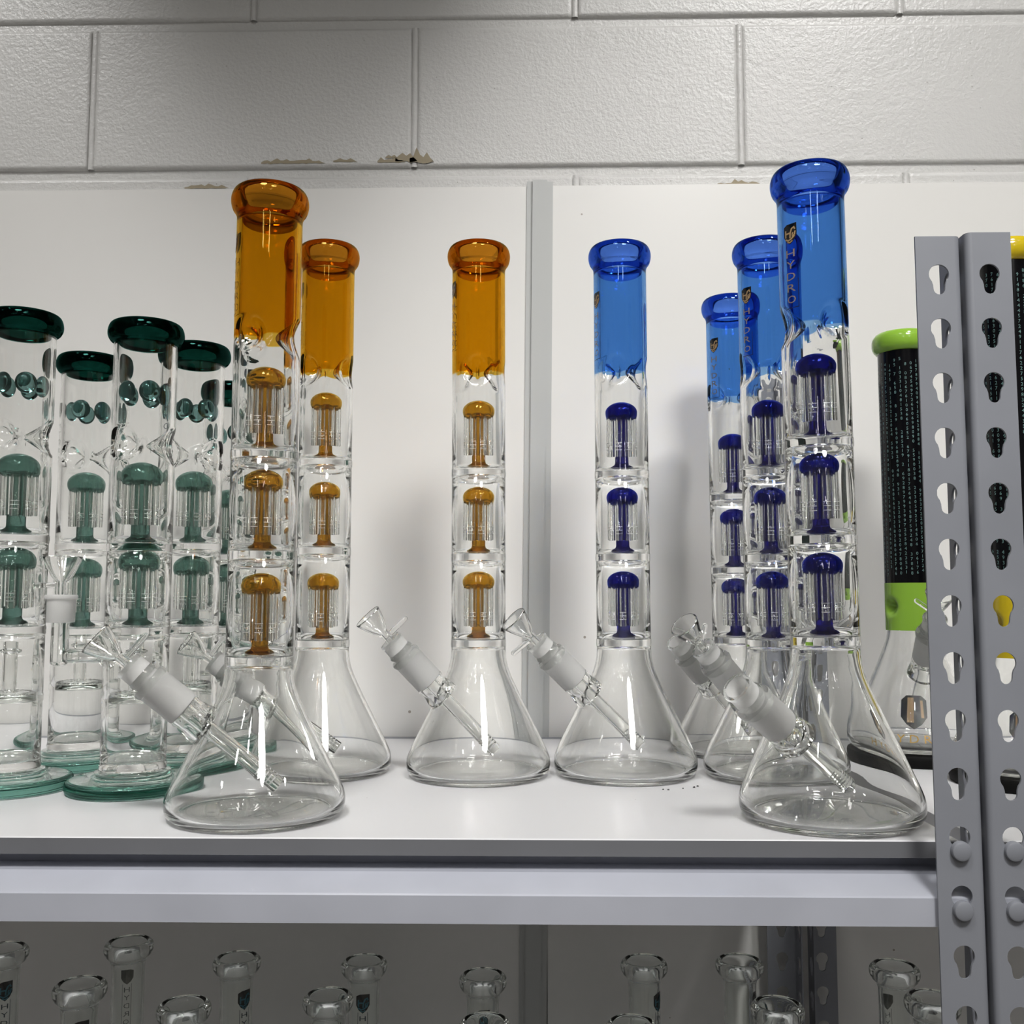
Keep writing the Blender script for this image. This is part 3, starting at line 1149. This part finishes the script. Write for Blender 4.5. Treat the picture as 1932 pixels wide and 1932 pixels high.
# ------------------------------------------------------------------ teal straight pipes
BALL = G()
for_r = 0.0082
BALL.lathe([(for_r * math.sin(PI * k / 12), -for_r * math.cos(PI * k / 12)) for k in range(13)], 24)
BALLM = BALL.build('marble', TEAL_BALL, True, 0)
HONEY = G()
HONEY.lathe([(0, 0), (0.0205, 0), (0.0215, 0.0008), (0.0215, 0.0044), (0.0205, 0.0052), (0, 0.0052)], 48)
HONEYM = HONEY.build('honeycomb_disc', CLEAR2, True, 40)
HS = G()
for k in range(26):
    a = 2 * PI * k / 26
    c, s_ = math.cos(a), math.sin(a)
    V = []
    for rr in (0.0170, 0.0208):
        for t in (-0.0009, 0.0009):
            for zz in (0.0053, 0.0058):
                V.append((rr * c - t * s_, rr * s_ + t * c, zz))
    HS.add(V, [(0, 2, 3, 1), (4, 5, 7, 6), (1, 3, 7, 5), (0, 1, 5, 4), (2, 6, 7, 3), (0, 4, 6, 2)])
HSM = HS.build('disc_slits', ETCH, False)
INN = G()
INN.lathe([(0.0042, 0.0), (0.0058, 0.0), (0.0058, 0.036), (0.0088, 0.038), (0.0088, 0.0395), (0.0058, 0.041), (0.0058, 0.047), (0.0042, 0.047)], 24, close=True)
INNM = INN.build('inner_tube', CLEAR, True, 40)


def straight_pipe(label, pos, H, d, phase, pinch_az, joint=None, print_az=None):
    root = thing('water_pipe', label, 'water pipe', (pos[0], pos[1], 0), None, 'straight pipes with teal lips')
    R, RI, ht, seg = 0.0265, 0.0225, 0.0024, 72
    pz = d[0] + 0.0885
    mod = pinch_mod(pz, 0.0215, 0.0150, [pinch_az + 2 * PI * k / 3 for k in range(3)], 1.0)

    def mod2(r, a, z):
        return mod(r, a, z) if abs(z - pz) < 0.02 else r
    # foot
    g = G()
    g.lathe([(0, 0.0004), (0.049, 0.0004)], 80, m=1)
    g.lathe(smooth_prof([(0.049, 0.0004), (0.0520, 0.0010), (0.0533, 0.0030), (0.0535, 0.0060), (0.0530, 0.0090), (0.0515, 0.0106), (0.0495, 0.0112)], 4), 80)
    g.lathe([(0.0495, 0.0112)] + smooth_prof([(0.0400, 0.0114), (0.0330, 0.0122), (0.0300, 0.0150), (0.0285, 0.0172), (0.0, 0.0172)], 3), 80, m=1)
    obj('foot', g.build('foot', [TEAL_FOOT, TEAL_TOP], True, 45), root, label='thick round foot with teal edge')
    zl = H - 0.0200
    g = G()
    outer = [(0, 0.0176), (R - 0.002, 0.0176), (R + 0.0006, 0.0182), (R + 0.0008, 0.021), (R, 0.024)]
    for dz in (0.0765, d[1], d[0]):
        outer += [(R, dz - 0.0040), (R + 0.0005, dz - 0.0024), (R + 0.0005, dz + 0.0024), (R, dz + 0.0040)]
    outer += refine([(R, pz - 0.02), (R, pz + 0.02)], 0.0014) + [(R, zl)]
    g.lathe(outer, seg, mod2)
    g.lathe([(RI, zl)] + refine([(RI, pz + 0.02), (RI, pz - 0.02)], 0.0014) + [(RI, d[0] + ht + 0.0025), (RI - 0.0008, d[0] + ht + 0.0008), (RI - 0.0025, d[0] + ht), (0, d[0] + ht)], seg, mod2)
    g.lathe(cavity(d[1] + ht, d[0] - ht, RI), seg)
    g.lathe(cavity(0.0240, d[1] - ht, RI), seg)
    obj('body', g.build('body', CLEAR, True, 50), root)
    g = G()
    q = H - 0.4
    lp = smooth_prof([(R, zl), (R + 0.0006, zl + 0.0015), (R + 0.0032, zl + 0.0035), (R + 0.0052, zl + 0.0075), (R + 0.0053, zl + 0.0125), (R + 0.0036, zl + 0.0175), (R + 0.0002, zl + 0.0198), (R - 0.0030, zl + 0.0185), (R - 0.0052, zl + 0.0140),
                      (R - 0.0062, zl + 0.0070), (R - 0.0058, zl + 0.0020), (RI, zl)], 5)
    g.lathe(lp, seg)
    obj('lip', g.build('lip', TEAL_LIP, True, 60), root, label='thick rounded teal mouth')
    for k in range(5):
        a = phase + 2 * PI * k / 5
        o = obj('marble', BALLM, root, (0.0162 * math.cos(a), 0.0162 * math.sin(a), pz + 0.0455), (0, 0, a))
        o.scale = (0.70, 1.05, 1.15)
    for dz in d:
        add_perc(root, 'teal', dz + ht + 0.0001, phase)
    hc = obj('honeycomb_disc', HONEYM, root, (0, 0, 0.0740))
    o = obj('disc_slits', HSM, hc)
    o['kind'] = 'stuff'
    obj('inner_tube', INNM, root, (0, 0, 0.0800))
    if print_az is not None:
        shield_print(root, R, print_az, H - 0.0560, 0.0110, 0.0150, (H - 0.0660, H - 0.1080), 0.0070, 0.0052, [INK_BLACK, INK_TEAL, INK_DARK, INK_DARK], 0)
    if joint:
        # side arm, elbow and ground joint on the left
        g = G()
        L = 0.034
        g.lathe([(0.0036, 0), (0.0095, 0), (0.0085, 0.0022), (0.0060, 0.0045), (0.0060, L), (0.0036, L)], 24, close=True,
                mat=Matrix.Translation((-R - 0.0003, 0, 0.1120)) @ Matrix.Rotation(-PI / 2, 4, 'Y'))
        obj('side_arm', g.build('side_arm', CLEAR, True, 50), root)
        jx = -R - L - 0.0060
        g = G()
        g.lathe([(0, 0.1030), (0.0050, 0.1035), (0.0072, 0.1060), (0.0072, 0.1400), (0.0056, 0.1400), (0.0056, 0.1075), (0, 0.1068)], 28)
        obj('joint_tube', g.build('joint_tube', CLEAR, True, 50), root, (jx, 0, 0))
        g = G()
        g.lathe([(0.0072, 0.1404), (0.0112, 0.1404), (0.0116, 0.1415), (0.0116, 0.1600), (0.0132, 0.1608), (0.0136, 0.1625), (0.0130, 0.1640), (0.0076, 0.1640)], 36, close=True)
        obj('joint_socket', g.build('joint_socket', FROST, True, 50), root, (jx, 0, 0), label='frosted ground-glass joint')
        b = thing('bowl_slide', joint, 'glass bowl', (pos[0] + jx, pos[1], 0.1640 - 0.1394), (0, 0, PI), 'bowls in the joints')
        obj('funnel', BW['funnel'], b, (0, 0, -0.0000)).scale = (1.25, 1.25, 1.0)
        obj('ground_plug', BW['plug'], b, label='frosted ground-glass plug')
        obj('handle_rod', BW['handle'], b, (0.0046, 0, 0.1475), (0, PI / 2, 0))
    return root


straight_pipe('straight teal-lipped pipe at the front, leftmost, cut by the picture edge', (-0.4450, 0.8600), 0.4100, (0.2120, 0.1340), 0.35, 0.35, None, -2.9)
straight_pipe('straight teal-lipped pipe behind and between the two front teal ones', (-0.4385, 0.9800), 0.4010, (0.2108, 0.1292), 0.9, -PI / 2, None, -2.85)
straight_pipe('straight teal-lipped pipe at the front with a side arm and upright bowl on its left', (-0.3365, 0.8600), 0.4005, (0.2040, 0.1335), 1.55, 0.2,
              'clear glass bowl upright in the side joint of the front teal pipe', PI / 2 - 0.55)
straight_pipe('straight teal-lipped pipe in the second row, just left of the front amber pipe', (-0.3290, 0.9720), 0.4090, (0.2105, 0.1315), 0.6, -0.4)
straight_pipe('straight teal-lipped pipe in the rear row, mostly hidden behind the front amber pipe', (-0.3260, 1.0820), 0.3935, (0.2045, 0.1275), 0.2, 0.1)

# ------------------------------------------------------------------ pipes with printed digits behind the posts


def digit_pipe(label, pos, H, zc, zs, mat, phi, seed, colour):
    root = thing('water_pipe', label, 'water pipe', (pos[0], pos[1], 0), None, 'black pipes printed with digits')
    R, RI, seg = 0.0250, 0.0213, 64
    zf = zmap([0, 0.1060, 0.5], [0, zs, zs + 0.394])
    # rubber pad and clear beaker
    g = G()
    g.lathe([(0, 0.0), (0.060, 0.0), (0.0625, 0.0012), (0.0632, 0.004), (0.0632, 0.009), (0.0622, 0.0112), (0.060, 0.0120), (0, 0.0120)], 64)
    obj('base_pad', g.build('base_pad', RUBBER, True, 40), root, label='black rubber base pad')
    g = G()
    out = [(r * 0.94, 0.0125 + z * (zs - 0.0125) / 0.1060) for r, z in smooth_prof([q for q in BEAKER_OUT if q[1] < 0.107], 4)]
    inn = [(r * 0.94, 0.0125 + z * (zs - 0.0125) / 0.1060) for r, z in smooth_prof([q for q in BEAKER_IN if q[1] < 0.107], 4)]
    g.lathe(out + [(R, zs)], seg)
    g.lathe([(RI, zs)] + inn[::-1], seg)
    th = rad(50)
    M = frame_dir(th, phi)
    hd = Vector((math.cos(phi), math.sin(phi), 0))
    E0 = hd * 0.010 + Vector((0, 0, 0.034))
    punch(g, E0, M)
    obj('beaker', g.build('beaker', CLEAR, True, 50), root)
    # coloured band with pinch dimples
    mod = pinch_mod((zs + zc) / 2, 0.0090, 0.0115, [PI + phi + 0.9 + 2 * PI * k / 3 for k in range(3)], 0)
    g = G()
    g.lathe(refine([(R + 0.0004, zs), (R + 0.0004, zc)], 0.002), seg, mod)
    g.lathe(refine([(RI, zc), (RI, zs)], 0.002), seg, mod)
    obj('coloured_band', g.build('coloured_band', mat, True, 50), root, label='%s band with pinched dimples' % colour)
    zl = H - 0.0215
    g = G()
    g.lathe([(R, zc), (R, zl)], seg)
    g.lathe([(RI, zl), (RI, zc)], seg)
    obj('black_tube', g.build('black_tube', BLACK, True, 50), root, label='black tube printed with columns of digits')
    g = G()
    lp = smooth_prof([(R, zl - 0.0002), (R + 0.0016, zl + 0.0006), (R + 0.0046, zl + 0.0045), (R + 0.0056, zl + 0.0100), (R + 0.0046, zl + 0.0160), (R + 0.0010, zl + 0.0205), (R - 0.0030, zl + 0.0205), (R - 0.0052, zl + 0.0150),
                      (RI - 0.0010, zl + 0.0060), (RI, zl)], 5)
    g.lathe(lp, seg)
    obj('lip', g.build('lip', mat, True, 60), root, label='%s rounded mouth' % colour)
    rng = random.Random(seed)
    g = G()
    ncol = 30
    dz = 0.0047
    for c in range(ncol):
        a = 2 * PI * c / ncol + 0.03
        if math.sin(a) > 0.25:
            continue
        z = zl - 0.010 - rng.random() * 0.006
        while z > zc + 0.008:
            if rng.random() > 0.09:
                V, F = glyph(rng.choice('0123456789'))
                g.add(on_cyl([(x * 0.0031, z + zz * 0.0031) for x, zz in V], R + 0.0002, a), F)
            z -= dz
    dg = obj('digit_print', g.build('digit_print', INK_DIGIT, False), root)
    dg['kind'] = 'stuff'
    # ground joint at the front
    for nm, me in (('joint_weld', JT['weld']), ('joint_socket', JT['socket'])):
        o = obj(nm, me, root, E0)
        o.rotation_euler = M.to_euler()
        if nm == 'joint_socket':
            o['label'] = 'frosted ground-glass joint'
    # gold shield and lettering low on the beaker
    return root, E0, M


def base_sign(root, az, r0, r1, zc, sw, sh):
    """shield with a barred H and curl, letters below, bent on the cone between radii r0 (z low) and r1 (z high)"""
    g = G()
    rr = (r0 + r1) / 2

    def put(pts, m, F, lift=0.0004):
        V = []
        for x, z in pts:
            r = r0 + (r1 - r0) * (z - (zc - 0.018)) / 0.036 + lift
            V.append((r * math.cos(az + x / rr), r * math.sin(az + x / rr), z))
        g.add(V, F, m)
    pts = [(-0.5, 0.36), (-0.3, 0.5), (0.3, 0.5), (0.5, 0.36), (0.46, -0.14), (0.25, -0.36), (0, -0.5), (-0.25, -0.36), (-0.46, -0.14)]
    k = len(pts)
    put([(x * sw, zc + 0.006 + z * sh) for x, z in [(0, 0)] + pts], 0, [(0, 1 + i, 1 + (i + 1) % k) for i in range(k)])

    def st(path, wd, m=1):
        V, F = stroke([(x * sw, zc + 0.006 + z * sh) for x, z in path], wd * sw)
        put(V, m, F, 0.0007)
    st([(-0.12, 0.44), (-0.12, -0.30)], 0.24)
    st([(0.30, 0.36), (0.30, -0.16)], 0.10)
    st([(-0.34, 0.22), (-0.34, -0.08)], 0.07, 0)
    st([(-0.3, 0.06), (0.2, 0.06)], 0.10, 0)
    st([(0.06, -0.06), (0.02, -0.18), (0.12, -0.26), (0.26, -0.16)], 0.08, 0)
    for i, chh in enumerate('HYDRO'):
        V, F = glyph(chh)
        put([(x * 0.0075 + (i - 2) * 0.0105, zc - 0.0180 + z * 0.0070) for x, z in V], 2, F, 0.0006)
    obj('logo_print', g.build('logo_print', [INK_BLACK, INK_GOLD, SIGN_GOLD], False), root)


rt, E0, M = digit_pipe('black digit-printed pipe with lime green lip and band, behind the left front post', (0.3860, 1.0350), 0.4350, 0.1765, 0.1290, LIME, rad(84), 4, 'lime green')
base_sign(rt, -PI / 2 - 0.38, 0.0545, 0.0400, 0.0450, 0.026, 0.031)
pos = Vector((0.3860, 1.0350, 0)) + E0
d_ = thing('downstem', 'clear downstem of the lime green and black pipe, seen through its beaker', 'downstem', pos, M, 'downstems in the beaker pipes')
downstem_parts(d_)
b_ = thing('bowl_slide', 'clear glass bowl on the joint of the lime green and black pipe', 'glass bowl', pos, M @ Matrix.Rotation(0.6, 3, 'Z'), 'bowls in the joints')
obj('funnel', BW['funnel'], b_)
obj('ground_plug', BW['plug'], b_, label='frosted ground-glass plug')
obj('handle_rod', BW['handle'], b_, (0.0040, 0, 0.1465), (0, PI / 2, 0))
rt, E0, M = digit_pipe('black digit-printed pipe with yellow lip and band, behind the right front post', (0.4330, 0.9050), 0.4830, 0.1690, 0.1090, YELLOW, rad(75), 5, 'yellow')
base_sign(rt, -PI / 2 - 0.5, 0.0545, 0.0400, 0.0460, 0.021, 0.026)
pos = Vector((0.4330, 0.9050, 0)) + E0
d_ = thing('downstem', 'clear downstem of the yellow and black pipe behind the right front post', 'downstem', pos, M, 'downstems in the beaker pipes')
downstem_parts(d_)
b_ = thing('bowl_slide', 'clear glass bowl on the joint of the yellow and black pipe, behind the right post', 'glass bowl', pos, M @ Matrix.Rotation(0.6, 3, 'Z'), 'bowls in the joints')
obj('funnel', BW['funnel'], b_)
obj('ground_plug', BW['plug'], b_, label='frosted ground-glass plug')
obj('handle_rod', BW['handle'], b_, (0.0040, 0, 0.1465), (0, PI / 2, 0))

# ------------------------------------------------------------------ small clear pipes on the lower shelf
LZ = -0.52


def small_mesh(H, k=1.0):
    """clear body: little beaker, tube and flared mouth"""
    R, RI = 0.0152 * k, 0.0125 * k
    out = smooth_prof([(0, 0.0008), (0.028, 0.0008), (0.0325, 0.0005), (0.0352, 0.0040), (0.0355, 0.0100), (0.0330, 0.0220), (0.0270, 0.0430), (0.0205, 0.0640), (0.0168, 0.0780), (R, 0.0900)], 4) + [(R, H - 0.034)]
    out += smooth_prof([(R, H - 0.030), (R + 0.0004 * k, H - 0.022), (R + 0.0020 * k, H - 0.0170), (R + 0.0060 * k, H - 0.0125), (R + 0.0078 * k, H - 0.0080), (R + 0.0074 * k, H - 0.0035), (R + 0.0050 * k, H - 0.0006), (R + 0.0028 * k, H - 0.0004), (R + 0.0006 * k, H - 0.0030), (R - 0.0016 * k, H - 0.0090), (RI - 0.0008 * k, H - 0.0150), (RI, H - 0.024)], 5)
    inn = [(RI, H - 0.036)] + [(max(r - 0.0026, 0), z + 0.0015) for r, z in smooth_prof([(R, 0.0900), (0.0168, 0.0780), (0.0205, 0.0640), (0.0270, 0.0430), (0.0330, 0.0220), (0.0352, 0.0100), (0.0340, 0.0055), (0.0290, 0.0035)], 3)] + [(0, 0.005)]
    return G().lathe(out + inn, 56).build('small_pipe', CLEAR2, True, 60)


SMALL = [  # x, y, top z, logo azimuth, radius factor, what it stands beside
    (-0.5120, 1.0000, -0.1760, -PI / 2 + 0.67, 1.0, 'small clear pipe on the lower shelf, cut by the left picture edge'),
    (-0.4010, 0.9200, -0.1790, -PI / 2 + 0.54, 1.0, 'small clear pipe on the lower shelf, short one between the two leftmost tall ones'),
    (-0.3915, 1.0046, -0.1705, PI / 2 + 0.42, 1.0, 'tall small clear pipe on the lower shelf with its boxed lettering on the far side'),
    (-0.3850, 0.8200, -0.2075, -PI / 2, 1.0, 'small clear pipe on the lower shelf, leftmost front one, rim top only'),
    (-0.3014, 0.9010, -0.1883, PI / 2, 1.0, 'small short clear pipe on the lower shelf below the front amber pipe'),
    (-0.3060, 0.8000, -0.2045, PI / 2, 0.6, 'narrow clear pipe on the lower shelf, tiny low rim before a tall one'),
    (-0.2888, 1.0163, -0.1890, -PI / 2 + 0.82, 1.0, 'small tall clear pipe on the lower shelf, third rear one from the left'),
    (-0.1857, 0.9500, -0.1987, -PI / 2 + 1.05, 1.0, 'small short clear pipe on the lower shelf, left before the fourth tall rear one'),
    (-0.1677, 1.0405, -0.1994, -PI / 2 + 0.10, 1.0, 'small tall clear pipe on the lower shelf, fourth rear one, emblem facing front'),
    (-0.0471, 1.0046, -0.1996, -PI / 2 + 0.05, 1.0, 'small clear pipe on the lower shelf left of the strip, rear of a pair'),
    (-0.0416, 0.9298, -0.2121, PI / 2 + 0.1, 1.0, 'small clear pipe on the lower shelf left of the strip, front of a pair'),
    (0.1104, 1.0282, -0.1934, -PI / 2 + 0.95, 1.0, 'small tall clear pipe on the lower shelf, first right of the grey strip'),
    (0.0885, 0.9300, -0.2130, -PI / 2 + 1.2, 1.0, 'small short clear pipe on the lower shelf, first right of the grey strip'),
    (0.2015, 1.0163, -0.1882, -PI / 2 + 1.1, 1.0, 'small clear pipe on the lower shelf left of the dark rear posts, tall one'),
    (0.2150, 0.9200, -0.1920, PI / 2 - 0.6, 1.0, 'small clear pipe on the lower shelf standing before the dark rear posts, short one'),
    (0.3430, 0.9932, -0.1845, PI / 2 + 0.27, 1.0, 'small tall clear pipe on the lower shelf, right of the dark rear posts'),
    (0.3420, 0.9000, -0.1782, PI / 2 - 0.4, 1.0, 'small clear pipe on the lower shelf, rim half covered by the front post'),
]
for (x, y, zt, az, k, lab) in SMALL:
    H = zt - LZ
    me = small_mesh(H, k)
    root = thing('small_water_pipe', lab, 'water pipe', (x, y, LZ), None, 'small clear pipes on the lower shelf')
    obj('body', me, root)
    shield_print(root, 0.0152 * k, az, H - 0.0370, 0.0135, 0.0180, (H - 0.0470, H - 0.0850), 0.0062, 0.0046, [INK_BLACK, INK_TEAL, INK_DARK, INK_DARK], 1)

# ------------------------------------------------------------------ crumbs on the shelf by the blue pipe
g = G()
rng = random.Random(11)
for (x, y) in [(0.1110, 0.8690), (0.1150, 0.8675), (0.1285, 0.8740), (0.1390, 0.8800), (0.1425, 0.8850)]:
    r = rng.uniform(0.0007, 0.0014)
    V = [(x + r * rng.uniform(0.6, 1.3) * math.cos(a * PI / 3), y + r * rng.uniform(0.6, 1.3) * math.sin(a * PI / 3), 0.0001) for a in range(6)]
    V += [(x + (p[0] - x) * 0.5, y + (p[1] - y) * 0.5, 0.0009) for p in V]
    g.add(V, [(i, (i + 1) % 6, 6 + (i + 1) % 6, 6 + i) for i in range(6)] + [tuple(range(6, 12))])
o = obj('crumbs', g.build('crumbs', INK_BLACK, False))
o['label'] = 'black crumbs on the white shelf right of the blue pipe by the grey strip'
o['category'] = 'crumbs'
o['kind'] = 'stuff'
